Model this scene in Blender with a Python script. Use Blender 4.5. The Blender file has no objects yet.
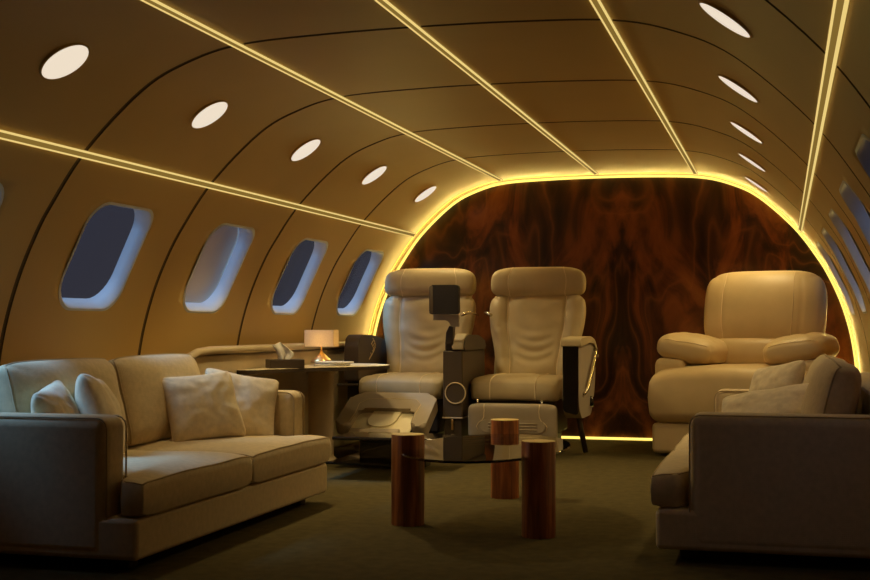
import bpy, bmesh, math, random
from mathutils import Vector, Matrix, noise
PI=math.pi
random.seed(7)
S=bpy.context.scene
COL=S.collection

# ------------------------------------------------------------------ materials
def newmat(name):
    m=bpy.data.materials.new(name); m.use_nodes=True
    return m,m.node_tree.nodes,m.node_tree.links,m.node_tree.nodes['Principled BSDF']
def ramp(n,stops):
    r=n.new('ShaderNodeValToRGB'); e=r.color_ramp.elements
    while len(e)<len(stops): e.new(.5)
    for i,(p,c) in enumerate(stops): e[i].position=p; e[i].color=(*c,1)
    return r
def basic(name,col,rough=.5,metal=0,bump=None,vary=.08,vscale=6,spec=.5,coat=0,sheen=0):
    m,n,l,b=newmat(name)
    tc=n.new('ShaderNodeTexCoord')
    nz=n.new('ShaderNodeTexNoise'); nz.inputs['Scale'].default_value=vscale; nz.inputs['Detail'].default_value=4
    l.new(tc.outputs['Object'],nz.inputs['Vector'])
    d=tuple(max(0,c*(1-vary)) for c in col); u=tuple(min(1,c*(1+vary)) for c in col)
    r=ramp(n,[(.3,d),(.7,u)]); l.new(nz.outputs['Fac'],r.inputs['Fac']); l.new(r.outputs['Color'],b.inputs['Base Color'])
    b.inputs['Roughness'].default_value=rough; b.inputs['Metallic'].default_value=metal
    b.inputs['Specular IOR Level'].default_value=spec
    b.inputs['Coat Weight'].default_value=coat; b.inputs['Coat Roughness'].default_value=.08
    b.inputs['Sheen Weight'].default_value=sheen
    if bump:
        sc,st,dist=bump
        n2=n.new('ShaderNodeTexNoise'); n2.inputs['Scale'].default_value=sc; n2.inputs['Detail'].default_value=3
        l.new(tc.outputs['Object'],n2.inputs['Vector'])
        bp=n.new('ShaderNodeBump'); bp.inputs['Strength'].default_value=st; bp.inputs['Distance'].default_value=dist
        l.new(n2.outputs['Fac'],bp.inputs['Height']); l.new(bp.outputs['Normal'],b.inputs['Normal'])
    return m
def woven(name,col,scale=260):
    m,n,l,b=newmat(name)
    tc=n.new('ShaderNodeTexCoord')
    w=[]
    for d in ('X','Y','Z'):
        a=n.new('ShaderNodeTexWave'); a.bands_direction=d; a.inputs['Scale'].default_value=scale/6; a.inputs['Distortion'].default_value=2
        a.inputs['Detail'].default_value=2
        l.new(tc.outputs['Object'],a.inputs['Vector']); w.append(a)
    a1=n.new('ShaderNodeMath'); a1.operation='ADD'; l.new(w[0].outputs['Fac'],a1.inputs[0]); l.new(w[1].outputs['Fac'],a1.inputs[1])
    a2=n.new('ShaderNodeMath'); a2.operation='ADD'; l.new(a1.outputs[0],a2.inputs[0]); l.new(w[2].outputs['Fac'],a2.inputs[1])
    bp=n.new('ShaderNodeBump'); bp.inputs['Strength'].default_value=.09; bp.inputs['Distance'].default_value=.002
    l.new(a2.outputs[0],bp.inputs['Height']); l.new(bp.outputs['Normal'],b.inputs['Normal'])
    nz=n.new('ShaderNodeTexNoise'); nz.inputs['Scale'].default_value=40; l.new(tc.outputs['Object'],nz.inputs['Vector'])
    r=ramp(n,[(.3,tuple(c*.92 for c in col)),(.7,tuple(min(1,c*1.06) for c in col))])
    l.new(nz.outputs['Fac'],r.inputs['Fac']); l.new(r.outputs['Color'],b.inputs['Base Color'])
    b.inputs['Roughness'].default_value=.9; b.inputs['Sheen Weight'].default_value=.15; b.inputs['Specular IOR Level'].default_value=.25
    return m
def emis(name,col,st):
    m=bpy.data.materials.new(name); m.use_nodes=True; n=m.node_tree.nodes; l=m.node_tree.links
    n.clear(); e=n.new('ShaderNodeEmission'); o=n.new('ShaderNodeOutputMaterial')
    e.inputs['Color'].default_value=(*col,1); e.inputs['Strength'].default_value=st
    l.new(e.outputs[0],o.inputs['Surface']); return m
def grain(name,stops,rough=.35,sc=(22,22,1.2),coat=.3):
    m,n,l,b=newmat(name)
    tc=n.new('ShaderNodeTexCoord'); mp=n.new('ShaderNodeMapping'); mp.inputs['Scale'].default_value=sc
    l.new(tc.outputs['Object'],mp.inputs['Vector'])
    nz=n.new('ShaderNodeTexNoise'); nz.inputs['Scale'].default_value=1.6; nz.inputs['Detail'].default_value=8; nz.inputs['Roughness'].default_value=.65; nz.inputs['Distortion'].default_value=.4
    l.new(mp.outputs[0],nz.inputs['Vector'])
    r=ramp(n,stops); l.new(nz.outputs['Fac'],r.inputs['Fac']); l.new(r.outputs['Color'],b.inputs['Base Color'])
    b.inputs['Roughness'].default_value=rough; b.inputs['Coat Weight'].default_value=coat
    return m
def burl(name):
    m,n,l,b=newmat(name)
    tc=n.new('ShaderNodeTexCoord'); sx=n.new('ShaderNodeSeparateXYZ'); l.new(tc.outputs['Object'],sx.inputs[0])
    s=n.new('ShaderNodeMath'); s.operation='SUBTRACT'; s.inputs[1].default_value=.17; l.new(sx.outputs['X'],s.inputs[0])
    ab=n.new('ShaderNodeMath'); ab.operation='ABSOLUTE'; l.new(s.outputs[0],ab.inputs[0])
    cb=n.new('ShaderNodeCombineXYZ'); l.new(ab.outputs[0],cb.inputs['X']); l.new(sx.outputs['Z'],cb.inputs['Z'])
    mp=n.new('ShaderNodeMapping'); mp.inputs['Scale'].default_value=(1.25,1,.55); mp.inputs['Location'].default_value=(.35,2.2,.3)
    l.new(cb.outputs[0],mp.inputs['Vector'])
    nw=n.new('ShaderNodeTexNoise'); nw.inputs['Scale'].default_value=1.1; nw.inputs['Detail'].default_value=2
    l.new(mp.outputs[0],nw.inputs['Vector'])
    vm=n.new('ShaderNodeVectorMath'); vm.operation='MULTIPLY_ADD'; vm.inputs[1].default_value=(1.3,1.3,1.3)
    l.new(nw.outputs['Color'],vm.inputs[0]); l.new(mp.outputs[0],vm.inputs[2])
    n2=n.new('ShaderNodeTexNoise'); n2.inputs['Scale'].default_value=1.0; n2.inputs['Detail'].default_value=5; n2.inputs['Roughness'].default_value=.55; n2.inputs['Distortion'].default_value=1.6; l.new(vm.outputs[0],n2.inputs['Vector'])
    n3=n.new('ShaderNodeTexNoise'); n3.inputs['Scale'].default_value=7; n3.inputs['Detail'].default_value=6; n3.inputs['Distortion'].default_value=1.5; l.new(vm.outputs[0],n3.inputs['Vector'])
    m3=n.new('ShaderNodeMath'); m3.operation='MULTIPLY_ADD'; m3.inputs[1].default_value=.16; l.new(n3.outputs['Fac'],m3.inputs[0]); l.new(n2.outputs['Fac'],m3.inputs[2])
    r=ramp(n,[(.44,(.008,.003,.0015)),(.55,(.030,.009,.003)),(.62,(.10,.027,.007)),(.69,(.20,.060,.015)),(.80,(.27,.10,.026))])
    l.new(m3.outputs[0],r.inputs['Fac'])
    # thin flowing veins: contour lines of a warped noise
    n4=n.new('ShaderNodeTexNoise'); n4.inputs['Scale'].default_value=.8; n4.inputs['Detail'].default_value=2.5; n4.inputs['Distortion'].default_value=1.2; l.new(vm.outputs[0],n4.inputs['Vector'])
    k1=n.new('ShaderNodeMath'); k1.operation='MULTIPLY'; k1.inputs[1].default_value=9; l.new(n4.outputs['Fac'],k1.inputs[0])
    k2=n.new('ShaderNodeMath'); k2.operation='PINGPONG'; k2.inputs[1].default_value=.5; l.new(k1.outputs[0],k2.inputs[0])
    rv=ramp(n,[(0,(.42,.42,.42)),(.12,(.12,.12,.12)),(.4,(0,0,0))]); l.new(k2.outputs[0],rv.inputs['Fac'])
    mxc=n.new('ShaderNodeMix'); mxc.data_type='RGBA'; mxc.inputs['B'].default_value=(.30,.105,.032,1)
    l.new(rv.outputs['Color'],mxc.inputs['Factor']); l.new(r.outputs['Color'],mxc.inputs['A'])
    l.new(mxc.outputs['Result'],b.inputs['Base Color'])
    b.inputs['Roughness'].default_value=.32; b.inputs['Coat Weight'].default_value=.25; b.inputs['Coat Roughness'].default_value=.15
    return m
M={}
M['panel']=basic('cream_wall_panel',(.66,.42,.125),.5,vary=.03,vscale=2,bump=(60,.05,.002))
M['groove']=basic('panel_joint',(.15,.09,.035),.8)
M['carpet']=basic('olive_carpet',(.092,.070,.026),.95,vary=.18,vscale=18,bump=(500,.5,.004),spec=.1)
M['sofa']=woven('cream_linen',(.62,.49,.29))
M['pillow']=woven('pale_linen',(.74,.61,.40),320)
M['weltsofa']=basic('linen_welt',(.46,.35,.20),.9)
M['leather']=basic('cream_leather',(.57,.45,.25),.47,bump=(90,.12,.002),vary=.05,vscale=9)
M['leather2']=basic('warm_leather',(.62,.46,.23),.45,bump=(80,.12,.002),vary=.05,vscale=7)
M['stitch']=basic('pale_stitching',(.82,.68,.42),.6)
M['stitch2']=basic('sand_stitching',(.72,.56,.32),.6)
M['dark']=basic('dark_brown_trim',(.055,.036,.022),.4,bump=(120,.08,.001))
M['dark2']=basic('brown_leather_trim',(.075,.050,.028),.5,bump=(120,.08,.001))
M['black']=basic('gloss_black',(.012,.009,.007),.12,coat=.6)
M['screen']=basic('dark_screen',(.020,.015,.010),.35)
M['chrome']=basic('satin_metal',(.80,.72,.55),.25,metal=1)
M['plate']=basic('champagne_metal',(.80,.70,.46),.4,metal=.15)
M['brass']=basic('brass_profile',(.78,.58,.22),.32,metal=.85)
M['copper']=basic('copper',(.82,.56,.24),.28,metal=.9)
M['grey']=basic('warm_grey_shell',(.42,.34,.24),.5)
M['padgrey']=basic('taupe_leather_shaded',(.36,.285,.19),.5,bump=(90,.1,.002))  # taupe for the leg rests, darkened to paint in weaker light near the floor
M['beige']=basic('beige_lacquer',(.56,.43,.26),.4)
M['tabletop']=basic('sheen_tinted_top',(.72,.60,.38),.45)  # pale base colour stands in for the reflection on the tabletop
M['tissue']=basic('white_tissue',(.88,.84,.76),.9)
M['paper']=basic('grey_paper',(.42,.42,.40),.5)
M['paper2']=basic('pale_paper',(.70,.66,.56),.6)
M['burl']=burl('walnut_burl')
M['walnut']=grain('walnut_side',[(.30,(.09,.022,.006)),(.5,(.27,.075,.018)),(.72,(.58,.20,.05))])
M['walnut_top']=grain('walnut_top_gleam',[(.3,(.58,.40,.14)),(.7,(.76,.55,.22))],.3,(8,8,8),0)  # golden post tops: reflected LED light is put into the wood colour
M['led']=emis('warm_led',(1.0,.74,.14),1.6)
M['ledline']=emis('warm_led_line',(1.0,.73,.24),.85)
M['ledbody']=emis('led_diffuser',(1.0,.60,.12),.22)
M['diffuser']=emis('lamp_diffuser',(.86,.73,.57),1.0)
M['plastic']=basic('white_reveal',(.72,.72,.72),.5,vary=.02)
M['shade']=basic('taupe_blind',(.66,.52,.36),.8,vary=.05)
def glassmat(name,tint,rough=0.0):
    m=bpy.data.materials.new(name); m.use_nodes=True; n=m.node_tree.nodes; l=m.node_tree.links; n.clear()
    t=n.new('ShaderNodeBsdfTransparent'); g=n.new('ShaderNodeBsdfGlossy'); f=n.new('ShaderNodeFresnel'); x=n.new('ShaderNodeMixShader'); o=n.new('ShaderNodeOutputMaterial')
    nz=n.new('ShaderNodeTexNoise'); nz.inputs['Scale'].default_value=3
    r=ramp(n,[(0,tuple(c*.97 for c in tint)),(1,tint)]); l.new(nz.outputs['Fac'],r.inputs['Fac']); l.new(r.outputs['Color'],t.inputs['Color'])
    g.inputs['Roughness'].default_value=.03; g.inputs['Color'].default_value=(.9,.9,.9,1); f.inputs['IOR'].default_value=1.45
    l.new(f.outputs[0],x.inputs[0]); l.new(t.outputs[0],x.inputs[1]); l.new(g.outputs[0],x.inputs[2]); l.new(x.outputs[0],o.inputs['Surface'])
    return m
M['glass']=glassmat('smoked_table_glass',(.84,.81,.74))
M['smoked']=glassmat('dark_smoked_glass',(.42,.38,.28))
def panemat(name,mix,rough,gc,tint=(.85,.87,.92)):
    m=bpy.data.materials.new(name); m.use_nodes=True; n=m.node_tree.nodes; l=m.node_tree.links; n.clear()
    t=n.new('ShaderNodeBsdfTransparent'); g=n.new('ShaderNodeBsdfGlossy'); f=n.new('ShaderNodeFresnel'); x=n.new('ShaderNodeMixShader'); o=n.new('ShaderNodeOutputMaterial')
    t.inputs['Color'].default_value=(*tint,1); g.inputs['Roughness'].default_value=rough; g.inputs['Color'].default_value=(*gc,1); f.inputs['IOR'].default_value=1.035
    if mix is None: l.new(f.outputs[0],x.inputs[0])
    else: x.inputs[0].default_value=mix
    l.new(t.outputs[0],x.inputs[1]); l.new(g.outputs[0],x.inputs[2]); l.new(x.outputs[0],o.inputs['Surface'])
    return m
M['pane']=panemat('clear_window_pane',None,.15,(.6,.6,.6))
M['pane1']=panemat('tinted_window_pane',None,.15,(.6,.6,.6),(.50,.51,.53))
M['pane2']=panemat('coated_window_pane',.5,.35,(1,.85,.65))
def lampshade():
    m,n,l,b=newmat('lamp_shade_linen')
    b.inputs['Base Color'].default_value=(.80,.62,.38,1); b.inputs['Roughness'].default_value=.9
    tc=n.new('ShaderNodeTexCoord'); w=n.new('ShaderNodeTexNoise'); w.inputs['Scale'].default_value=120; l.new(tc.outputs['Object'],w.inputs['Vector'])
    r=ramp(n,[(.3,(.74,.60,.38)),(.7,(.82,.68,.46))]); l.new(w.outputs['Fac'],r.inputs['Fac']); l.new(r.outputs['Color'],b.inputs['Base Color'])
    tr=n.new('ShaderNodeBsdfTranslucent'); l.new(r.outputs['Color'],tr.inputs['Color'])
    x=n.new('ShaderNodeMixShader'); x.inputs[0].default_value=.5; o=n['Material Output']
    l.new(b.outputs[0],x.inputs[1]); l.new(tr.outputs[0],x.inputs[2]); l.new(x.outputs[0],o.inputs['Surface'])
    return m
M['lampshade']=lampshade()

# ------------------------------------------------------------------ object helpers
def obj(name,bm,mat,parent=None,smooth=True,wn=False):
    me=bpy.data.meshes.new(name)
    bmesh.ops.recalc_face_normals(bm,faces=bm.faces)
    bm.to_mesh(me); bm.free()
    for p in me.polygons: p.use_smooth=smooth
    ms=mat if isinstance(mat,(list,tuple)) else [mat]
    for k in ms: me.materials.append(M[k])
    o=bpy.data.objects.new(name,me); COL.objects.link(o)
    if parent: o.parent=parent
    if wn:
        w=o.modifiers.new('wn','WEIGHTED_NORMAL'); w.keep_sharp=True
    return o
def thing(name,label,cat,loc=(0,0,0),rz=0,group=None):
    o=bpy.data.objects.new(name,None); COL.objects.link(o); o.empty_display_size=.1
    o.location=loc; o.rotation_euler=(0,0,rz); return tag(o,label,cat,group)
def tag(o,label,cat,group=None):
    o['label']=label; o['category']=cat
    if group: o['group']=group
    return o
def struct(o,label=None):
    o['kind']='structure'
    if label: o['label']=label
    return o
def dup(root,loc,rz,label,group=None):
    r=root.copy(); COL.objects.link(r); r.location=loc; r.rotation_euler=(0,0,rz); r['label']=label
    if group: r['group']=group
    for ch in list(root.children):
        c=ch.copy(); COL.objects.link(c); c.parent=r
        for g in ch.children:
            d=g.copy(); COL.objects.link(d); d.parent=c
    return r
def box(bm,lo,hi,r=0,seg=4,M4=None):
    vs=[bm.verts.new((x,y,z)) for x in (lo[0],hi[0]) for y in (lo[1],hi[1]) for z in (lo[2],hi[2])]
    fs=[bm.faces.new([vs[i] for i in f]) for f in ((0,1,3,2),(4,6,7,5),(0,4,5,1),(2,3,7,6),(0,2,6,4),(1,5,7,3))]
    es=list({e for f in fs for e in f.edges}); verts=set(vs)
    if r>0:
        g=bmesh.ops.bevel(bm,geom=es,offset=r,segments=seg,profile=.5,affect='EDGES')
        verts={v for v in verts if v.is_valid}|set(g['verts'])
    if M4: bmesh.ops.transform(bm,matrix=M4,verts=list(verts))
    return verts
def boxo(name,lo,hi,mat,parent=None,r=.01,seg=4,M4=None):
    bm=bmesh.new(); box(bm,lo,hi,r,seg,M4); return obj(name,bm,mat,parent,wn=True)
def poly(bm,pts,axis,a,b,r=0,seg=4,mi=0):
    """extrude a 2D outline along an axis ('x': pts are (y,z); 'y': (x,z); 'z': (x,y))"""
    def mk(p,t):
        return {'x':(t,p[0],p[1]),'y':(p[0],t,p[1]),'z':(p[0],p[1],t)}[axis]
    A=[bm.verts.new(mk(p,a)) for p in pts]; B=[bm.verts.new(mk(p,b)) for p in pts]
    f0=bm.faces.new(A); f1=bm.faces.new(B[::-1]); n=len(pts)
    for i in range(n): bm.faces.new((A[i],B[i],B[(i+1)%n],A[(i+1)%n]))
    vs=set(A+B)
    if r>0:
        es=[e for f in (f0,f1) for e in f.edges]
        g=bmesh.ops.bevel(bm,geom=es,offset=r,segments=seg,profile=.5,affect='EDGES')
        vs={v for v in vs if v.is_valid}|set(g['verts'])
    return vs
def rounded(pts,rad,n=5):
    """round the corners of a 2D outline"""
    out=[]; N=len(pts)
    for i in range(N):
        p=Vector(pts[i]); a=Vector(pts[i-1]); b=Vector(pts[(i+1)%N])
        r=rad[i] if isinstance(rad,(list,tuple)) else rad
        if r<=0: out.append(tuple(p)); continue
        d1=(a-p); d2=(b-p); l=min(r,d1.length*.49,d2.length*.49)
        p1=p+d1.normalized()*l; p2=p+d2.normalized()*l
        for k in range(n+1):
            t=k/n; out.append(tuple((1-t)**2*p1+2*t*(1-t)*p+t*t*p2))
    return out
def tube(bm,pts,r,seg=8,closed=False,caps=True):
    pts=[Vector(p) for p in pts]; n=len(pts); rings=[]
    prev=None
    for i,p in enumerate(pts):
        if closed: t=pts[(i+1)%n]-pts[i-1]
        else: t=pts[min(i+1,n-1)]-pts[max(i-1,0)]
        t.normalize()
        if prev is None:
            a=Vector((0,0,1)) if abs(t.z)<.9 else Vector((1,0,0)); u=t.cross(a).normalized()
        else:
            u=(prev-t*prev.dot(t)).normalized()
        prev=u; v=t.cross(u)
        rr=r[i] if isinstance(r,(list,tuple)) else r
        rings.append([bm.verts.new(p+(u*math.cos(2*PI*k/seg)+v*math.sin(2*PI*k/seg))*rr) for k in range(seg)])
    for i in range(n if closed else n-1):
        A=rings[i]; B=rings[(i+1)%n]
        for k in range(seg): bm.faces.new((A[k],A[(k+1)%seg],B[(k+1)%seg],B[k]))
    if not closed and caps:
        bm.faces.new(rings[0][::-1]); bm.faces.new(rings[-1])
def lathe(bm,prof,seg=32,c=(0,0,0),sx=1,sy=1):
    rings=[]
    for r,z in prof:
        if r<1e-6: rings.append([bm.verts.new((c[0],c[1],c[2]+z))])
        else: rings.append([bm.verts.new((c[0]+sx*r*math.cos(2*PI*k/seg),c[1]+sy*r*math.sin(2*PI*k/seg),c[2]+z)) for k in range(seg)])
    for A,B in zip(rings,rings[1:]):
        for k in range(seg):
            a,b=A[k%len(A)],A[(k+1)%len(A)]; d,e=B[k%len(B)],B[(k+1)%len(B)]
            vs=[]
            for v in (a,b,e,d):
                if v not in vs: vs.append(v)
            if len(vs)>2: bm.faces.new(vs)
class Slab:
    """a soft closed pad: frame(a,b)->(centre,normal) for a,b in [-1,1]; thickness rounds off at the rim"""
    def __init__(s,frame,T,n=6,m=6,back=1.0,extra=None,q=None):
        s.frame=frame;s.T=T;s.n=n;s.m=m;s.back=back;s.extra=extra;s.q=q
    def th(s,a,b):
        return s.T*max(0,1-abs(a)**s.n)**(1/s.n)*max(0,1-abs(b)**s.m)**(1/s.m)
    def P(s,a,b,side=1,off=0):
        t=s.th(a,b); a0,b0=a,b
        if s.q and abs(a)+abs(b)>1e-5:
            mm=max(abs(a),abs(b),1e-6); sc=1/((abs(a)/mm)**s.q+(abs(b)/mm)**s.q)**(1/s.q); sc=1+(sc-1)*mm**3; a,b=a*sc,b*sc
        c,nr=s.frame(a,b); a,b=a0,b0
        if side>0:
            e=s.extra(a,b)*(t/s.T) if s.extra else 0
            return c+nr*(t+e+off)
        return c-nr*(t*s.back)
    def bm(s,nu=36,nv=30):
        bm=bmesh.new()
        def par(k,n): 
            x=math.sin(PI/2*(2*k/n-1)); y=(2*k/n-1); return x*.75+y*.25 if 0<k<n else (1.0 if k else -1.0)
        A=[par(k,nu) for k in range(nu+1)]; B=[par(k,nv) for k in range(nv+1)]
        for side in (1,-1):
            g=[[bm.verts.new(s.P(a,b,side)) for b in B] for a in A]
            for i in range(nu):
                for j in range(nv): bm.faces.new((g[i][j],g[i+1][j],g[i+1][j+1],g[i][j+1]))
        bmesh.ops.remove_doubles(bm,verts=bm.verts,dist=1e-5)
        return bm
    def line(s,pts,r=.003,off=0.0005,seg=6,bm=None):
        bm=bm or bmesh.new(); tube(bm,[s.P(a,b,1,off) for a,b in pts],r,seg); return bm
def lin(a,b,n): return [a+(b-a)*k/n for k in range(n+1)]

# ------------------------------------------------------------------ cabin shell
Y0,Y1=-1.6,10.0
KEY=[(1.93,0),(1.945,.25),(1.95,.45),(1.94,.65),(1.905,.87),(1.845,1.08),(1.765,1.27),(1.675,1.43),(1.50,1.67),(1.235,1.915),(1.02,2.025),(.78,2.085),(.4,2.105),(0,2.11)]
def smoothprof():
    k=[Vector(p) for p in KEY]; k=k+[Vector((-p.x,p.y)) for p in k[-2::-1]]
    out=[]
    for i in range(len(k)-1):
        p0=k[max(i-1,0)];p1=k[i];p2=k[i+1];p3=k[min(i+2,len(k)-1)]
        for q in range(6):
            t=q/6
            out.append(.5*((2*p1)+(-p0+p2)*t+(2*p0-5*p1+4*p2-p3)*t*t+(-p0+3*p1-3*p2+p3)*t**3))
    out.append(k[-1]); return out
ARCH_W=2.0
PROF=smoothprof()                                   # right floor -> over the top -> left floor
def pn(i):
    t=(PROF[min(i+1,len(PROF)-1)]-PROF[max(i-1,0)]).normalized(); return Vector((-t.y,t.x))   # inward normal
NRM=[pn(i) for i in range(len(PROF))]
def idx(x,z): return min(range(len(PROF)),key=lambda i:(PROF[i]-Vector((x,z))).length)
def proft(x,z):
    """nearest point on the profile polyline, with inward normal"""
    q=Vector((x,z)); best=None
    for i in range(len(PROF)-1):
        a,b=PROF[i],PROF[i+1]; t=max(0,min(1,(q-a).dot(b-a)/(b-a).length_squared)); p=a+(b-a)*t
        d=(p-q).length
        if best is None or d<best[0]: best=(d,p,(NRM[i]*(1-t)+NRM[i+1]*t).normalized())
    return best[1],best[2]
RIBS=[4.79+1.245*k for k in range(-5,4)]
ia,ib=idx(1.538,1.632),idx(-1.512,1.652)
def shell(name,i0,i1,label):
    ys=[Y0]
    for r in RIBS: ys+= [r-.015,r-.015,r+.015,r+.015]
    ys.append(Y1)
    off=[0]
    for r in RIBS: off+=[0,.006,.006,0]
    off.append(0)
    y2,o2=[ys[0]],[off[0]]
    for a,b,c,d in zip(ys,ys[1:],off,off[1:]):
        if b-a>.3:
            m=int((b-a)/.09)
            for q in range(1,m): y2.append(a+(b-a)*q/m); o2.append(0)
        y2.append(b); o2.append(d)
    ys,off=y2,o2
    bm=bmesh.new(); rings=[]
    for y,o in zip(ys,off):
        ring=[bm.verts.new((PROF[i].x-NRM[i].x*o,y,PROF[i].y-NRM[i].y*o)) for i in range(i0,i1+1)]
        ring+=[bm.verts.new((PROF[i].x-NRM[i].x*.078,y,PROF[i].y-NRM[i].y*.078)) for i in range(i1,i0-1,-1)]
        rings.append(ring)
    n=len(rings[0]); k=i1-i0
    for j in range(len(rings)-1):
        g=off[j]>0 or off[j+1]>0
        for q in range(n):
            if ys[j]==ys[j+1] and q>=k: 
                continue
            f=bm.faces.new((rings[j][q],rings[j][(q+1)%n],rings[j+1][(q+1)%n],rings[j+1][q]))
            if g and q<k: f.material_index=1
    bm.faces.new(rings[0]); bm.faces.new(rings[-1][::-1])
    bmesh.ops.remove_doubles(bm,verts=bm.verts,dist=1e-5)
    o=obj(name,bm,['panel','groove'],smooth=True)
    o.data.set_sharp_from_angle(angle=math.radians(30))
    return struct(o,label)
ceil=shell('ceiling',ia,ib,'curved cream panelled cabin ceiling with dark joints')
wr=shell('wall_right',0,ia,'curved cream cabin wall right with a row of windows')
wl=shell('wall_left',ib,len(PROF)-1,'curved cream cabin wall left with a row of windows')

# windows: rounded openings with a deep white reveal
WYS={-1:[5.418+1.256*k for k in range(-1,4)],1:[5.418+1.256*k for k in range(-1,4)]}
def wframe(side,yc):
    p,nr=proft(side*1.775,1.245)
    P0=Vector((p.x,yc,p.y)); N=Vector((nr.x,0,nr.y)); T=Vector((nr.y*side,0,-nr.x*side)); 
    if T.z<0: T=-T
    return P0,N,T
def woutline(hy,hs,r=.15,n=7):
    o=[]
    for cx,cy,a0,rr in ((hy,hs,0,r*.8),(-hy,hs,90,r*.8),(-hy,-hs,180,r),(hy,-hs,270,r)):
        for k in range(n+1):
            a=math.radians(a0+90*k/n); sx=math.copysign(1,cx); sy=math.copysign(1,cy)
            o.append((cx-sx*rr+rr*math.cos(a),cy-sy*rr+rr*math.sin(a)))
    return o
HY,HS=.287,.272
def onwall(P0,N,T,y,s,inw):
    q=P0+T*s; p,nr=proft(q.x,q.z)
    # walk along N to the curved surface
    d=(Vector((p.x,0,p.y))-Vector((q.x,0,q.z))).dot(N)
    w=q+N*(d+inw); return Vector((w.x,P0.y+y,w.z))
cut=bmesh.new(); 
def cutter(side):
    bm=bmesh.new()
    for yc in WYS[side]:
        P0,N,T=wframe(side,yc); o=woutline(HY+.004,HS+.004)
        A=[bm.verts.new(P0+T*s+Vector((0,y,0))+N*.09) for y,s in o]; B=[bm.verts.new(P0+T*s+Vector((0,y,0))-N*.25) for y,s in o]
        n=len(o); bm.faces.new(A); bm.faces.new(B[::-1])
        for i in range(n): bm.faces.new((A[i],B[i],B[(i+1)%n],A[(i+1)%n]))
    return obj('cutter',bm,'plastic')
cut.free()
dg=None
for side,w in ((1,wr),(-1,wl)):
    c=cutter(side)
    md=w.modifiers.new('b','BOOLEAN'); md.operation='DIFFERENCE'; md.solver='EXACT'; md.object=c
    bpy.context.view_layer.update()
    dg=bpy.context.evaluated_depsgraph_get()
    me=bpy.data.meshes.new_from_object(w.evaluated_get(dg)); w.modifiers.clear(); old=w.data; w.data=me
    bpy.data.objects.remove(c)
wn_=0
for side in (-1,1):
    for q,yc in enumerate(WYS[side]):
        P0,N,T=wframe(side,yc); wn_+=1
        bm=bmesh.new()
        # flange, lip, reveal
        loops=[(HY+.010,HS+.010,.0015),(HY-.002,HS-.002,.004),(HY-.008,HS-.008,-.004),(HY-.012,HS-.012,-.04),(HY-.016,HS-.016,-.070),(HY+.03,HS+.03,-.073)]
        R=[]
        for hy,hs,d in loops:
            if d>-.02: R.append([bm.verts.new(onwall(P0,N,T,y,s,d)) for y,s in woutline(hy,hs)])
            else: R.append([bm.verts.new(P0+T*s+Vector((0,y,0))+N*d) for y,s in woutline(hy,hs)])
        n=len(R[0])
        for A,B in zip(R,R[1:]):
            for i in range(n): bm.faces.new((A[i],A[(i+1)%n],B[(i+1)%n],B[i]))
        wo=obj('window_%d'%wn_,bm,'plastic'); struct(wo,'rounded cabin window with deep white reveal')
        wo.data.set_sharp_from_angle(angle=math.radians(40))
        bmp=bmesh.new(); bmp.faces.new([bmp.verts.new(P0+T*s+Vector((0,y,0))-N*.074) for y,s in woutline(HY+.02,HS+.02)])
        pn_=obj('pane',bmp,'pane2' if side<0 and q==2 else 'pane' if side<0 and q==0 else 'pane1',wo,smooth=False)
        if side<0 and q==2: pn_['label']='brownish mirroring pane'

bm=bmesh.new(); box(bm,(-2.2,Y0-.1,-.1),(2.2,Y1+.1,0)); struct(obj('floor',bm,'carpet',smooth=False),'dark olive carpet floor')
def endwall(name,ya,yb,mat,label):
    bm=bmesh.new(); pts=[(p.x-n.x*.07,p.y-n.y*.07) for p,n in zip(PROF,NRM)]
    poly(bm,pts,'y',ya,yb); return struct(obj(name,bm,mat,smooth=False),label)
endwall('wall_back',Y1-.012,Y1+.1,'burl','glossy dark walnut burl end wall')
endwall('wall_front',Y0-.1,Y0+.01,'panel','cream end wall behind the viewer')

# LED arch around the burl wall, floor line and the ceiling light lines
def archtube(name,y,r,inset,mat,label,sq=1):
    bm=bmesh.new(); pts=[Vector((p.x+n.x*inset,y,p.y+n.y*inset)) for p,n in zip(PROF,NRM)]
    pts[0].z=pts[-1].z=.012
    tube(bm,pts,r,8); return struct(obj(name,bm,mat),label)
archtube('trim_1',9.966,.011,.013,'led','glowing yellow light line arching around the burl wall')
def archlip(name,ya,yb,h,mat,label):
    bm=bmesh.new(); pts=[]
    A=[[bm.verts.new((p.x+n.x*d,y,p.y+n.y*d)) for p,n in zip(PROF,NRM)] for y,d in ((ya,-.005),(ya,h),(yb,h),(yb,-.005))]
    for a,b in zip(A,A[1:]):
        for i in range(len(PROF)-1): bm.faces.new((a[i],a[i+1],b[i+1],b[i]))
    o=obj(name,bm,mat); o.data.set_sharp_from_angle(angle=math.radians(40)); return struct(o,label)
archlip('trim_2',9.86,9.90,.012,'panel','cream lip in front of the light line')
archtube('trim_3',9.838,.005,.006,'led','thin glowing line on the panel edge')
boxo_=None
bm=bmesh.new(); box(bm,(-1.90,9.955,.002),(1.90,9.985,.020),.003,2); struct(obj('trim_4',bm,'led'),'glowing yellow light line along the foot of the burl wall')
tn=5
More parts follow.
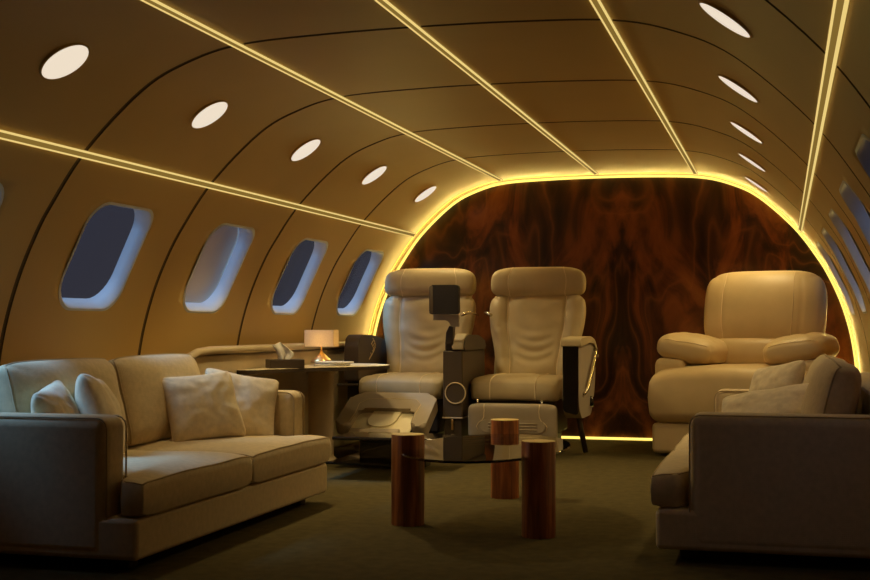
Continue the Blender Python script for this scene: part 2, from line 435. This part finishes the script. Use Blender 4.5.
for x,z in ((-1.512,1.652),(-.785,2.085),(-.012,2.11),(.757,2.088),(1.538,1.632)):
    p,nr=proft(x,z); t=Vector((nr.y,-nr.x)); ys0=2.65 if x>1 else 3.3
    def q(a,b): v=p+t*a+nr*b; return (v.x,v.y)
    bm=bmesh.new(); poly(bm,[q(-.0175,-.004),q(-.0175,.004),q(-.012,.009),q(-.004,.007),q(.004,.007),q(.012,.009),q(.0175,.004),q(.0175,-.004)],'y',ys0,9.85)
    s=struct(obj('trim_%d'%tn,bm,'ledbody',smooth=False),'gold light line running lengthwise along the ceiling'); tn+=1
    for a in (-.015,.015):
        bm=bmesh.new(); poly(bm,[q(a-.0032,.004),q(a-.0032,.012),q(a+.0032,.012),q(a+.0032,.004)],'y',ys0+.01,9.848)
        obj('light_line',bm,'ledline',s,smooth=False)

# the arch light's own output
for i in range(3,len(PROF)-6,3):
    a,b=PROF[i],PROF[i+3]; p=(a+b)/2; nr=NRM[i+1]
    if p.y<.05: continue
    L=bpy.data.lights.new('arch_led','AREA'); L.shape='RECTANGLE'; L.size=(b-a).length*1.02; L.size_y=.012; L.energy=ARCH_W*L.size; L.color=(1,.73,.20)
    lo=bpy.data.objects.new('arch_led',L); COL.objects.link(lo); lo.location=(p.x+nr.x*.04,9.90,p.y+nr.y*.04)
    zax=Vector((-nr.x*.25,1,-nr.y*.25)).normalized(); xax=Vector((b.x-a.x,0,b.y-a.y)).normalized(); yax=zax.cross(xax).normalized(); xax=yax.cross(zax)
    lo.rotation_euler=Matrix((xax,yax,zax)).transposed().to_euler()

# downlights
SY=[4.18+1.245*k for k in range(-3,5)]
SPX={}
names={4:['nearest','second','third','fourth','farthest']}
ordn=['nearest to the camera','second from the camera','third from the camera','fourth from the camera','farthest from the camera']
for side in (-1,1):
    for k,y in enumerate(SY):
        p,nr=proft(side*1.228,1.918); N=Vector((nr.x,0,nr.y)); c=Vector((p.x,y,p.y))
        rot=Vector((0,0,1)).rotation_difference(N).to_matrix().to_4x4(); c=c+N*.008
        if k>=3:
            lb='round white ceiling lamp on the %s side, %s'%('left' if side<0 else 'right',ordn[k-3])
        else: lb='round white ceiling lamp set in the %s ceiling curve behind the camera'%('left' if side<0 else 'right')
        root=thing('ceiling_lamp',lb,'ceiling lamp',c,0,'ceiling lamps on the %s side'%('left' if side<0 else 'right'))
        root.rotation_euler=rot.to_euler()
        bm=bmesh.new(); lathe(bm,[(.106,-.010),(.107,.0),(.105,.003),(.099,.003),(.098,-.002)],40); obj('rim',bm,'panel',root)
        bm=bmesh.new(); lathe(bm,[(0,.0035),(.06,.003),(.0995,.001)],40); obj('diffuser',bm,'diffuser',root)
        L=bpy.data.lights.new('downlight','SPOT'); L.spot_size=math.radians(125); L.spot_blend=.8; L.shadow_soft_size=.07
        en={0:.1,1:.1,2:.1,3:.5,4:24,5:80,6:42,7:20}[k]
        if side>0: en*={0:1,1:1,2:1,3:.5,4:.32,5:.40,6:.8,7:1.5}[k]
        L.energy=en; L.color=(1,.76,.35)
        lo=bpy.data.objects.new('downlight',L); COL.objects.link(lo); lo.location=c+N*.02
        dn=(N+Vector((0,0,-1.8))).normalized()
        lo.rotation_euler=dn.to_track_quat('-Z','Y').to_euler()

# ------------------------------------------------------------------ sofas (origin: floor, middle of the back; facing +X)
def make_sofa(loc,rz,label,group):
    t=thing('sofa',label,'sofa',loc,rz,group)
    H=.995
    boxo('base',(.03,-H+.004,.05),(1.0,H-.004,.205),'sofa',t,.022)
    boxo('back_frame',(.0,-H+.1,.10),(.20,H-.1,.67),'sofa',t,.04)
    for s in (-1,1):
        a,b=sorted((s*H,s*(H-.165)))
        ar=boxo('arm',(.02,a,.055),(.870,b,.574),'sofa',t,.045,5)
        for ye in (a+.012,b-.012):
            bm=bmesh.new()
            pts=[(.870,ye,.06),(.870,ye,.53),(.864,ye,.549),(.850,ye,.562),(.834,ye,.567),(.06,ye,.567)]
            tube(bm,pts,.0035,6); obj('welt',bm,'weltsofa',ar)
    # T shaped seat cushions
    for s in (-1,1):
        def fr(a,b,s=s):
            d=(b+1)/2; x=.22+d*(.80)
            w=1/(1+math.exp(-(x-.897)/.010)) if x<1.2 else 1
            y1=(H-.17)+(.16)*w; yy=(a+1)/2*(y1-.004)+.004
            crown=.022*(1-a*a)*(1-b**4)
            return Vector((x,s*yy,.275+crown)),Vector((0,0,1))
        sl=Slab(fr,.075,9,9,extra=lambda a,b,s=s:.006*noise.noise(Vector((a*2,b*2,s*3))))
        bm=sl.bm(50,60); sc=obj('seat_cushion',bm,'sofa',t)
        for zz,side in ((.97,1),(.97,-1)):
            bm=bmesh.new(); e=.975
            ring=[(x,-e) for x in lin(-e,e,20)]+[(e,x) for x in lin(-e,e,20)][1:]+[(x,e) for x in lin(e,-e,20)][1:]
            ring=[(x,y) for x,y in ring]
            tube(bm,[sl.P(a,b,side) for a,b in [(e,y) for y in lin(-e,e,24)]],.004,6)
            tube(bm,[sl.P(a,b,side) for a,b in [(x,e) for x in lin(-e,e,24)]],.004,6)
            tube(bm,[sl.P(a,b,side) for a,b in [(-e,y) for y in lin(-e,e,24)]],.004,6)
            obj('welt',bm,'weltsofa',sc)
        # back cushion
        tl=math.radians(14)
        def fb(a,b,s=s):
            up=Vector((-math.sin(tl),0,math.cos(tl))); nr=Vector((math.cos(tl),0,math.sin(tl)))
            hh=.205*(1+.03*(1-a*a)); ww=.405
            c=Vector((.335,s*(.415+a*ww),.555))+up*(b*hh*(1-.0*a*a))
            return c,nr
        sb=Slab(fb,.085,4,4,q=16,extra=lambda a,b,s=s:.028*(1-a*a)*(1-b*b)+.008*noise.noise(Vector((a*2.2,b*2.2,s*5))))
        bc=obj('back_cushion',sb.bm(40,34),'sofa',t)
        bm=bmesh.new(); e=.985
        for pts in ([(e,y) for y in lin(-e,e,20)],[(-e,y) for y in lin(-e,e,20)],[(x,e) for x in lin(-e,e,24)]):
            tube(bm,[sb.P(a,b,1) for a,b in pts],.004,6)
        obj('welt',bm,'weltsofa',bc)
    for x in (.12,.88):
        for y in (-.86,.86):
            bm=bmesh.new(); box(bm,(x-.035,y-.035,0),(x+.035,y+.035,.06),.005,2); obj('foot',bm,'dark',t)
    return t
sofa=make_sofa((-1.868,5.10,0),0,'long cream sofa on the left under the round-cornered windows','cream sofas')
dup(sofa,(1.922,5.865,0),PI,'cream sofa on the right, seen from its plain arm end','cream sofas')

def make_pillow(name,W,Hh,T,seed,label,group,loc,rot,mat='pillow'):
    def fr(a,b):
        k=.10
        x=W*a*(1-k*(1-b*b)); y=Hh*b*(1-k*(1-a*a))
        return Vector((x,y,0)),Vector((0,0,1))
    def ex(a,b):
        v=Vector((a*1.7+seed,b*1.7,seed*2))
        r=math.hypot(a,b)
        fold=.006*math.sin(9*math.atan2(b,a)+seed*3)*max(0,r-.35)
        return .011*noise.noise(v)+.006*noise.noise(v*2.7)+fold
    s=Slab(fr,T,2.4,2.4,extra=ex,q=11)
    bm=s.bm(40,40)
    bmesh.ops.transform(bm,matrix=Matrix.Translation(loc)@rot,verts=bm.verts)
    # origin at the pillow's base
    zs=min(v.co.z for v in bm.verts); c=Vector((loc[0],loc[1],zs))
    bmesh.ops.translate(bm,vec=-c,verts=bm.verts)
    o=obj(name,bm,mat); o.location=c
    return tag(o,label,'pillow',group)
def facing(yaw,tilt,roll=0):
    """pillow whose face looks towards compass yaw (deg from +X), leaning back by tilt, spun by roll"""
    return Matrix.Rotation(math.radians(yaw),4,'Z')@Matrix.Rotation(math.radians(90-tilt),4,'Y')@Matrix.Rotation(math.radians(90+roll),4,'Z')
gl='throw pillows on the left sofa'
make_pillow('throw_pillow',.21,.20,.075,1.1,'shaded throw pillow nearest the camera, behind the near arm of the left sofa',gl,(-1.40,4.44,.492),facing(20,16,8))
make_pillow('throw_pillow',.23,.22,.08,2.3,'shaded throw pillow second from the near arm of the left sofa',gl,(-1.375,4.72,.495),facing(24,16,-5))
make_pillow('throw_pillow',.195,.18,.088,3.7,'cream square throw pillow in front, facing out at the far end of the left sofa',gl,(-1.29,5.50,.515),facing(-42,25,5))
make_pillow('throw_pillow',.20,.19,.07,5.2,'cream throw pillow behind the front one, against the far arm of the left sofa',gl,(-1.225,5.78,.50),facing(-50,24,-12))
gr='throw pillows on the right sofa'
make_pillow('throw_pillow',.19,.18,.07,6.1,'cream throw pillow standing against the back at the far end of the right sofa',gr,(1.35,6.36,.56),facing(215,24,10))
make_pillow('throw_pillow',.25,.17,.07,7.4,'cream throw pillow slumped flat in front on the right sofa seat',gr,(1.33,5.80,.50),facing(240,44,14))

# ------------------------------------------------------------------ glass coffee table on three walnut posts
ct=thing('coffee_table','oval glass coffee table held by three walnut posts in the aisle','table',(.08,5.72,0))
def post(x,y,rx,ry,rot,h=.412):
    bm=bmesh.new(); pts=[]
    for px,py in rounded([(rx*1.08*math.cos(PI*k/3),ry*1.08*math.sin(PI*k/3)) for k in range(6)],.028,6):
        pts.append((x-.08+px*math.cos(rot)-py*math.sin(rot),y-5.72+px*math.sin(rot)+py*math.cos(rot)))
    poly(bm,pts,'z',0.0,h,.004,2)
    for f in bm.faces:
        f.material_index=1 if (f.normal.z>.9 or (f.calc_center_median().z>h-.002)) else 0
    o=obj('post',bm,['walnut','walnut_top'],ct); o.data.set_sharp_from_angle(angle=math.radians(35)); return o
post(-.262,5.51,.077,.077,.35); post(.378,5.34,.075,.075,.0); post(-.025,6.50,.078,.078,.9)
bm=bmesh.new(); lathe(bm,[(0,.335),(.992,.335),(1,.338),(1,.343),(.992,.346),(0,.346)],72,(-.015,0,0),.375,.67)
gt=obj('glass_top',bm,'glass',ct); gt.data.set_sharp_from_angle(angle=math.radians(25))

# low black table in front of the left seat
lt=thing('low_table','low two-tier table with black top and smoked glass shelf by the left sofa','table',(-.96,7.5,0))
boxo('top',(-.40,-.02,.185),(.305,.38,.205),'black',lt,.004,2)
boxo('shelf',(-.245,-.545,.092),(.22,.34,.104),'smoked',lt,.004,2)
boxo('riser',(-.30,.22,.0),(.15,.34,.185),'black',lt,.006,2)

# ------------------------------------------------------------------ airline seats (origin: floor under the seat's front edge; facing -Y)
def make_seat(kind,loc,label):
    t=thing('airline_seat',label,'seat',loc,0,'reclining airline seats')
    bx=.028 if kind=='right' else .014
    # seat cushion
    def fs(a,b):
        y=.28+b*.30; 
        drop=-.022*max(0,-b)**3
        return Vector((a*.322-.012,y,.462+.012*(1-a*a)+drop)),Vector((0,0,1))
    ss=Slab(fs,.085,7,5,q=8,extra=lambda a,b:.004*noise.noise(Vector((a*3,b*3,loc[0]))))
    sc=obj('seat_cushion',ss.bm(40,40),'leather',t)
    bm=bmesh.new()
    for a in (-.50,.50):
        bm=bmesh.new(); tube(bm,[ss.P(a,b,-1) for b in (-.93,-.97,-.99,-.998)]+[ss.P(a,b,1,.0005) for b in [-1,-.998,-.99,-.97,-.93,-.88]+lin(-.8,.9,14)],.0034,6)
        obj('stitching',bm,'stitch',sc)
    # back
    def wid(v): 
        return .288+.082*(1/(1+math.exp(-(v+.05)*4.2)))-.012*max(0,v-.6)
    ln=math.radians(17)
    upv=Vector((0,math.sin(ln),math.cos(ln))); nf=Vector((0,-math.cos(ln),math.sin(ln)))
    def fb(a,b):
        c=Vector((a*wid(b)+bx,.58,.48))+upv*((b+1)/2*.68)
        c=c+nf*(.03*abs(a)**3)
        return c,nf
    def exb(a,b):
        bol=.020*math.exp(-((abs(a)-.80)/.16)**2)-.010*math.exp(-((abs(a)-.60)/.035)**2)
        mid=.016*(1-min(1,abs(a)/.6)**2)
        z=(b+1)/2; m=math.exp(-((z-.36)/.16)**2)*max(0,1-(abs(a)/.5)**2)
        fold=.0062*m*math.sin(2*PI*(z*8.5-3.2*a*a))
        lum=.012*math.exp(-((z-.1)/.12)**2)
        edge=.006*noise.noise(Vector((a*3+loc[0],b*4,1)))
        return bol+mid+fold+lum+edge
    sb=Slab(fb,.072,4.2,6,q=9,extra=exb)
    bk=obj('backrest',sb.bm(70,90),'leather',t)
    bm=bmesh.new()
    for a in (-.61,.61): obj('stitching',sb.line([(a,b) for b in lin(-.93,.985,36)],.0034),'stitch',bk)
    def fh(a,b):
        w=.362-.030*max(0,b)**2-.012*b*b
        c=Vector((a*w+bx,.775,1.233))+Vector((0,.10,.99))*(b*.118)
        return c+Vector((0,-1,0))*(.035*abs(a)**3),Vector((0,-1,.08)).normalized()
    sh=Slab(fh,.085,3.6,3.0,q=5,extra=lambda a,b:-.006*math.exp(-((abs(a)-.61)/.03)**2)+.008*(1-a*a))
    hd=obj('headrest',sh.bm(50,36),'leather',t)
    bm=bmesh.new()
    for a in (-.61,.61): obj('stitching',sh.line([(a,b) for b in lin(-.97,.97,24)],.0034),'stitch',hd)
    # hard shell, base
    def fsh(a,b): return Vector((a*.31,.60,.42))+upv*((b+1)/2*.78)-nf*.075,nf
    obj('back_shell',Slab(fsh,.03,6,6).bm(16,16),'grey',t)
    boxo('seat_base',(-.27,.06,.14),(.27,.62,.40),'dark',t,.02)
    for x in (-.2,.2):
        boxo('rail_leg',(x-.03,.12,0),(x+.03,.58,.16),'dark',t,.008,2)
    # reading light on a bent stalk, on the aisle-side edge of the back
    s=1 if kind=='left' else -1
    bm=bmesh.new()
    x0=s*.375+bx; pts=[(x0+s*.005,.74,.985),(x0+s*.012,.66,.995),(x0,.58,1.004),(x0-s*.03,.53,1.003),(x0-s*.065,.50,.985)]
    tube(bm,pts,[.008,.009,.010,.011,.013],10); rl=obj('reading_light',bm,'chrome',t)
    # leg rest
    if kind=='right':
        def fl(a,b):
            return Vector((a*.312+.012,-.115-.008*b,.245+b*.128)),Vector((0,-1,-.05)).normalized()
        def exl(a,b):
            return 0
        sl=Slab(fl,.045,6,5,q=9); lg=obj('leg_rest',sl.bm(40,30),'padgrey',t)
        lg['label']='folded down leg rest with ribbed panel'
        bm=bmesh.new()
        for q in (-1,1):
            obj('stitching',sl.line([(q*.62,b) for b in lin(.97,.30,10)]+[(q*.66,.12),(q*.74,-.02),(q*.79,-.2),(q*.76,-.4)],.003),'stitch2',lg)
        bm=bmesh.new(); y=-.160
        pts=rounded([(-.22,.175),(.23,.175),(.23,.262),(-.22,.262)],.043,6)
        poly(bm,[(p[0]+.012,p[1]) for p in pts],'y',y-.004,y+.02,.003,2)
        rp=obj('ribbed_panel',bm,'padgrey',lg,wn=True)
        for k in range(3):
            z=.198+k*.021; bm=bmesh.new(); tube(bm,[(-.15,y-.005,z),(.19,y-.005,z)],.005,6); obj('rib',bm,'grey',rp)
        for x in (-.235,.215):
            bm=bmesh.new(); tube(bm,[(x,-.125,.345),(x,-.125,.40)],.007,8); obj('hinge_pin',bm,'chrome',lg)
    else:
        d=Vector((0,-.89,-.455)); nn=Vector((0,-.455,.89)); O=Vector((0,-.07,.425))
        B=Matrix(((1,0,0,O.x),(0,d.y,nn.y,O.y),(0,d.z,nn.z,O.z),(0,0,0,1)))
        bm=bmesh.new()
        out=[(-.315,.02),(.315,.02),(.325,.46),(.215,.46),(.205,.235),(-.205,.235),(-.215,.46),(-.325,.46)]
        poly(bm,rounded(out,[.10,.10,.08,.05,.05,.05,.05,.08],8),'z',-.07,.022,.026,5)
        bmesh.ops.transform(bm,matrix=B,verts=bm.verts); lg=obj('leg_rest',bm,'padgrey',t,wn=True)
        lg['label']='raised leg rest with open metal underside'
        bm=bmesh.new(); box(bm,(-.215,.22,-.030),(.215,.53,-.018),.004,2,B); obj('metal_plate',bm,'plate',lg)
        bm=bmesh.new(); poly(bm,rounded([(-.10,.20),(.10,.20),(.08,.43),(-.12,.43)],[.01,.01,.11,.11],8),'z',-.016,-.004,.004,3)
        bmesh.ops.transform(bm,matrix=B,verts=bm.verts); obj('pull_handle',bm,'plate',lg,wn=True)
        bm=bmesh.new(); box(bm,(-.20,.47,-.02),(.15,.55,.005),.008,3,B); obj('lip',bm,'grey',lg)
        bm=bmesh.new(); tube(bm,[B@Vector(p) for p in [(-.225,.43,.0225),(-.215,.30,.0225),(-.225,.18,.0225),(-.18,.12,.0225),(0,.105,.0225),(.18,.12,.0225),(.225,.18,.0225),(.215,.30,.0225),(.225,.43,.0225)]],.002,6); obj('stitching',bm,'stitch2',lg)
    return t
LX,RX=-1.238,-.405
s1=make_seat('left',(LX,8.55,0),'cream leather airline seat on the left, leg rest raised, beside the small table')
s2=make_seat('right',(RX,8.55,0),'cream leather airline seat nearer the middle, leg rest folded down')
# left arm of the left seat
bm=bmesh.new(); poly(bm,rounded([(.06,.50),(.06,.79),(.14,.842),(.45,.835),(.75,.79),(.75,.50)],[.02,.06,.1,.15,.08,.02],6),'x',-.445,-.335,.014,4)
ar=obj('armrest',bm,'dark2',s1,wn=True); ar['label']='dark leather armrest with small emblem'
bm=bmesh.new(); x=-.334
def em(pts): tube(bm,[(x,p[0],p[1]) for p in pts],.0032,6)
for k in range(7):
    a=k/6; y=.30+.10*math.sin(a*2.6); z=.66+a*.11
    em([(y,z),(y+.05+.01*k%3*.01,z+.028),(y+.035,z+.045)])
em([(.30+.10*math.sin(q/12*2.6),.655+q/12*.12) for q in range(13)])
obj('emblem',bm,'stitch2',ar)
boxo('arm_support',(-.44,.10,.30),(-.35,.65,.52),'dark',s1,.02)
boxo('side_lever',(-.49,.02,.47),(-.33,.10,.485),'dark2',s1,.005,2)
# right arm of the right seat
bm=bmesh.new(); poly(bm,rounded([(-.14,.36),(-.14,.80),(.50,.79),(.62,.70),(.62,.50),(.44,.27),(-.02,.27)],[.05,.03,.12,.1,.1,.08,.06],5),'x',.362,.475,.012,3)
ar=obj('armrest',bm,'grey',s2,wn=True); ar['label']='armrest with dark wood face and metal rail'
bm=bmesh.new(); poly(bm,rounded([(.366,.325),(.472,.30),(.472,.775),(.366,.775)],[.03,.03,.005,.005],4),'y',-.152,-.125,.006,3); obj('front_panel',bm,'black',ar,wn=True)
bm=bmesh.new(); poly(bm,rounded([(-.155,.765),(-.155,.822),(.30,.835),(.55,.80),(.68,.68),(.66,.67),(.52,.775),(.3,.79)],[.01,.03,.1,.1,.02,.02,.1,.1],5),'x',.352,.490,.010,3); obj('arm_pad',bm,'leather',ar,wn=True)
bm=bmesh.new(); tube(bm,[(.485,.02,.44),(.497,.10,.47),(.502,.34,.62),(.502,.50,.72),(.485,.54,.735)],.014,10); obj('rail',bm,'chrome',ar)
bm=bmesh.new(); tube(bm,[(.478,.36,.335),(.478,.38,.40)],.022,12); obj('release_recess',bm,'black',ar)
bm=bmesh.new(); tube(bm,[(.43,.10,.30),(.44,.16,.18),(.45,.30,.02)],.02,10); obj('arm_strut',bm,'dark2',ar)

# console between the seats, with its screen on a stalk
co=thing('center_console','dark console between the two airline seats carrying a small screen','console',(-.812,8.40,0))
boxo('body',(-.070,.0,.27),(.072,.68,.735),'dark2',co,.012)
boxo('plinth',(-.062,.01,.0),(.064,.78,.268),'dark',co,.008)
boxo('ledge',(-.072,-.006,.262),(.073,.79,.274),'grey',co,.003,2)
bm=bmesh.new(); poly(bm,rounded([(.0,.735),(.0,.80),(.12,.845),(.45,.84),(.66,.79),(.66,.735)],[.02,.06,.1,.1,.05,.02],6),'x',-.010,.085,.016,4); obj('arm_pad',bm,'dark',co,wn=True)
bm=bmesh.new(); poly(bm,rounded([(-.012,.74),(-.012,.80),(.10,.85),(.20,.852),(.20,.74)],[.01,.05,.08,.02,.01],5),'x',.0,.078,.012,4); obj('pad_cover',bm,'leather',co,wn=True)
bm=bmesh.new(); tube(bm,[(.022+.072*math.cos(a),-.004,.44+.072*math.sin(a)) for a in [2*PI*k/40 for k in range(40)]],.0045,8,closed=True); obj('ring',bm,'stitch2',co)
bm=bmesh.new(); lathe(bm,[(0,.002),(.066,.002),(.066,0)],32); bmesh.ops.transform(bm,matrix=Matrix.Translation((.022,-.001,.44))@Matrix.Rotation(PI/2,4,'X'),verts=bm.verts); obj('round_cover',bm,'dark2',co,smooth=False)
boxo('pull',(-.008,-.010,.185),(.006,.012,.255),'copper',co,.004,2)
boxo('screen_foot',(-.060,.02,.735),(-.012,.10,.80),'dark',co,.01,3)
bm=bmesh.new(); poly(bm,[(-.048,.78),(.002,.78),(.010,.86),(.012,.905),(-.020,.905),(-.042,.86)],'y',-.02,.04,.006,3); obj('stalk',bm,'dark',co,wn=True)
bm=bmesh.new(); poly(bm,rounded([(-.125,.985),(.060,.985),(.060,.90),(.008,.90),(-.01,.93),(-.03,.945),(-.125,.945)],[.005]*7,3),'y',-.055,-.035,.003,2); obj('bracket',bm,'grey',co,wn=True)
bm=bmesh.new(); poly(bm,rounded([(-.14,.985),(.070,.985),(.070,1.188),(-.14,1.188)],.022,5),'y',-.10,-.055,.008,3); sn=obj('screen',bm,'screen',co,wn=True); sn['label']='small black screen on a bracket'
bm=bmesh.new(); poly(bm,rounded([(-.138,.99),(-.112,.99),(-.112,1.178),(-.138,1.178)],.006,3),'y',-.103,-.098,.001,2); obj('edge_strip',bm,'dark2',sn)

# ------------------------------------------------------------------ recliner
rc=thing('recliner','big overstuffed cream leather recliner with pillow arms at the right end','armchair',(1.15,9.10,0),math.radians(-12))
boxo('base',(-.57,-.40,.02),(.57,.42,.23),'leather2',rc,.03)
def ff(a,b): 
    return Vector((a*.578,-.08+b*.375,.405+.028*(1-a*a)*(1+.0*b))),Vector((0,0,1))
sf=Slab(ff,.205,8,4.4,extra=lambda a,b:.006*noise.noise(Vector((a*3,b*3,4))))
sc=obj('seat',sf.bm(50,44),'leather2',rc)
for s in (-1,1):
    a,b=sorted((s*.585,s*.36)); boxo('arm_side',(a,-.30,.23),(b,.45,.68),'leather2',rc,.05)
    def fa(a,b,s=s):
        tl=math.radians(9)*s
        c=Vector((s*.375,.02,.735)); e=Vector((math.cos(tl),0,math.sin(tl)))
        c=c+e*(a*.235)+Vector((0,1,0))*(b*.33)
        return c,Vector((-math.sin(tl),0,math.cos(tl)))
    sa=Slab(fa,.112,2.7,2.7,q=3.4,extra=lambda a,b,s=s:.010*noise.noise(Vector((a*3,b*5,s*2)))+.004*math.sin(a*60)*math.exp(-((b+.93)/.1)**2))
    ap=obj('arm_pillow',sa.bm(60,50),'leather2',rc)
    bm=bmesh.new(); tube(bm,[sa.P(a,-.93,1,.001) for a in lin(-.75,.75,40)],.003,6); obj('stitching',bm,'stitch2',ap)
ln=math.radians(16); upv=Vector((0,math.sin(ln),math.cos(ln))); nf=Vector((0,-math.cos(ln),math.sin(ln)))
def fbk(a,b):
    w=.432-.02*b*b+.004*b
    c=Vector((.07+a*w,.20,.725))+upv*((b+1)/2*.58+.012*(1-a*a)*b)
    return c-nf*(-.02*a*a),nf
sbk=Slab(fbk,.125,3.8,3.6,q=5.5,extra=lambda a,b:-.006*math.exp(-((abs(a)-.66)/.02)**2)+.025*(1-a*a)*(1-b*b))
bk=obj('backrest',sbk.bm(60,44),'leather2',rc)
bm=bmesh.new()
for a in (-.66,.52): obj('stitching',sbk.line([(a,b) for b in lin(-.96,.96,24)],.0028),'stitch2',bk)
def flb(a,b): return Vector((.0+a*.30,.12,.58))+upv*((b+1)/2*.24),nf
obj('lumbar_cushion',Slab(flb,.13,3,2.6).bm(30,24),'leather2',rc)
boxo('back_shell',(-.40,.30,.20),(.40,.50,.80),'leather2',rc,.05)

# ------------------------------------------------------------------ wall ledge, small table and what stands on it
lg=thing('side_ledge','low beige cabinet ledge with rounded cream rail along the left wall','cabinet',(-1.89,6.3,0))
boxo('body',(-.06,.0,0),(.10,3.50,.735),'beige',lg,.015)
boxo('top',(-.05,.02,.735),(.095,3.49,.745),'dark2',lg,.004,2)  # dark colour stands in for the shadow between rail and wall
bm=bmesh.new(); tube(bm,[(.105,-.02,.66),(.108,.0,.70),(.108,.05,.735),(.108,.14,.757),(.108,.30,.765),(.108,1.5,.765),(.108,3.50,.765)],.024,12); obj('rail',bm,'beige',lg)

tb=thing('side_table','half-round side table on one pedestal between left sofa and airline seats','table',(-1.69,7.98,0))
tp=rounded([(-.09,-1.02),(.01,-1.0),(.13,-.62),(.52,-.06),(.50,.26),(.26,.45),(-.09,.47)],[.0,.03,.5,.12,.25,.3,0],8)
bm=bmesh.new(); poly(bm,tp,'z',.615,.64,.005,3)
for f in bm.faces: f.material_index=0 if f.calc_center_median().z>.6385 else 1
obj('tabletop',bm,['tabletop','dark'],tb,wn=True)
bm=bmesh.new(); lathe(bm,[(0,.615),(.11,.615),(.11,.60),(.08,.58),(.08,.03),(.10,.012),(.13,.0),(0,0)],28,(.075,-.02,0),1.1,.9); obj('pedestal',bm,'beige',tb)
# tissue box
tx=thing('tissue_box','dark brown tissue box with a white tissue standing out, on the side table','tissue box',(-1.64,7.38,.64),math.radians(35))
boxo('box',(-.11,-.075,0),(.11,.075,.055),'dark',tx,.004,2)
bm=bmesh.new()
g=[]
for i in range(15):
    row=[]
    for j in range(13):
        v=j/12; a=(i/14-.5)
        w=.030+.022*math.sin(v*2.2); 
        x=a*2*w+.018*math.sin(v*3)-.012-.02*v*v+.012*v*a; y=.022*math.sin(a*9+v*2)*(1-.4*v); z=.050+v*(.115-.045*abs(a)-.05*max(0,a))
        row.append(bm.verts.new((x,y,z)))
    g.append(row)
for i in range(14):
    for j in range(12): bm.faces.new((g[i][j],g[i+1][j],g[i+1][j+1],g[i][j+1]))
o=obj('tissue',bm,'tissue',tx); md=o.modifiers.new('s','SOLIDIFY'); md.thickness=.002
# lamp
lp=thing('table_lamp','small table lamp, copper cone base and wide linen shade, on the side table','lamp',(-1.628,8.00,.64))
bm=bmesh.new(); lathe(bm,[(0,0),(.045,0),(.048,.006),(.046,.012),(.072,.018),(.074,.026),(.060,.038),(.038,.058),(.022,.074),(.010,.088),(.006,.10),(.006,.13),(0,.13)],36); obj('base',bm,'copper',lp)
bm=bmesh.new(); poly(bm,rounded([(-.108,-.05),(.108,-.05),(.108,.05),(-.108,.05)],.012,4),'z',.125,.238)
fs=[f for f in bm.faces if abs(f.normal.z)>.9 and len(f.verts)>8]; bmesh.ops.delete(bm,geom=fs,context='FACES_ONLY')
o=obj('lamp_shade',bm,'lampshade',lp); md=o.modifiers.new('s','SOLIDIFY'); md.thickness=.0015; o.data.set_sharp_from_angle(angle=math.radians(50))
L=bpy.data.lights.new('bulb','POINT'); L.energy=.65; L.color=(1,.84,.45); L.shadow_soft_size=.018
lo=bpy.data.objects.new('bulb',L); COL.objects.link(lo); lo.location=(-1.628,8.00,.64+.165)
# magazines
for k,(dx,dy,rz,lb,mt) in enumerate([(0,0,8,'grey-covered magazine, lower one of two, on the side table','paper'),(.012,.01,-6,'pale magazine on top of the grey one, on the side table','paper2')]):
    m=thing('magazine',lb,'magazine',(-1.50+dx,7.86+dy,.64+.0145*k),math.radians(rz),'magazines on the side table')
    boxo('cover',(-.105,-.085,0),(.105,.085,.014),mt,m,.003,2)
    boxo('pages',(-.10,-.087,.003),(.106,.08,.011),'tissue',m,.001,1)

# ------------------------------------------------------------------ sky outside: dusk, brighter behind the tail side
w=bpy.data.worlds.new('World'); S.world=w; w.use_nodes=True; n=w.node_tree.nodes; l=w.node_tree.links
bg=n['Background']; tc=n.new('ShaderNodeTexCoord'); dt=n.new('ShaderNodeVectorMath'); dt.operation='DOT_PRODUCT'
dv=Vector((-.55,-.52,.65)).normalized(); dt.inputs[1].default_value=dv; l.new(tc.outputs['Generated'],dt.inputs[0])
r=ramp(n,[(0.0,(.10,.092,.115)),(.42,(.12,.115,.15)),(.60,(.06,.09,.20)),(.82,(.9,1.5,2.8)),(1,(1.4,2.3,4.0))])
ma=n.new('ShaderNodeMath'); ma.operation='MULTIPLY_ADD'; ma.inputs[1].default_value=.5; ma.inputs[2].default_value=.5
l.new(dt.outputs['Value'],ma.inputs[0]); l.new(ma.outputs[0],r.inputs['Fac']); l.new(r.outputs['Color'],bg.inputs['Color']); bg.inputs['Strength'].default_value=.5

sl_=bpy.data.lights.new('evening_sky_light','SUN'); sl_.energy=5.6; sl_.color=(.26,.56,1.0); sl_.angle=math.radians(22)
so=bpy.data.objects.new('evening_sky_light',sl_); COL.objects.link(so); so.location=(-6,0,8)
so.rotation_euler=Vector((.50,.30,-.80)).to_track_quat('-Z','Y').to_euler()

# ------------------------------------------------------------------ camera
f=1250.0; ph=math.atan(35/f); th=math.atan(348/f*math.cos(ph))
cd=bpy.data.cameras.new('Camera'); cam=bpy.data.objects.new('Camera',cd); COL.objects.link(cam)
cd.sensor_width=36; cd.lens=f/870*36; cd.clip_start=.05
cam.location=(1.4,0,.912)
cam.rotation_euler=(PI/2+ph,0,th)
S.camera=cam
S.view_settings.view_transform='Standard'; S.view_settings.look='None'; S.view_settings.gamma=1; S.view_settings.exposure=0
S.cycles.use_denoising=True
S.cycles.max_bounces=8; S.cycles.diffuse_bounces=5; S.cycles.glossy_bounces=4; S.cycles.transmission_bounces=8
S.cycles.sample_clamp_indirect=4; S.cycles.caustics_reflective=False; S.cycles.caustics_refractive=False
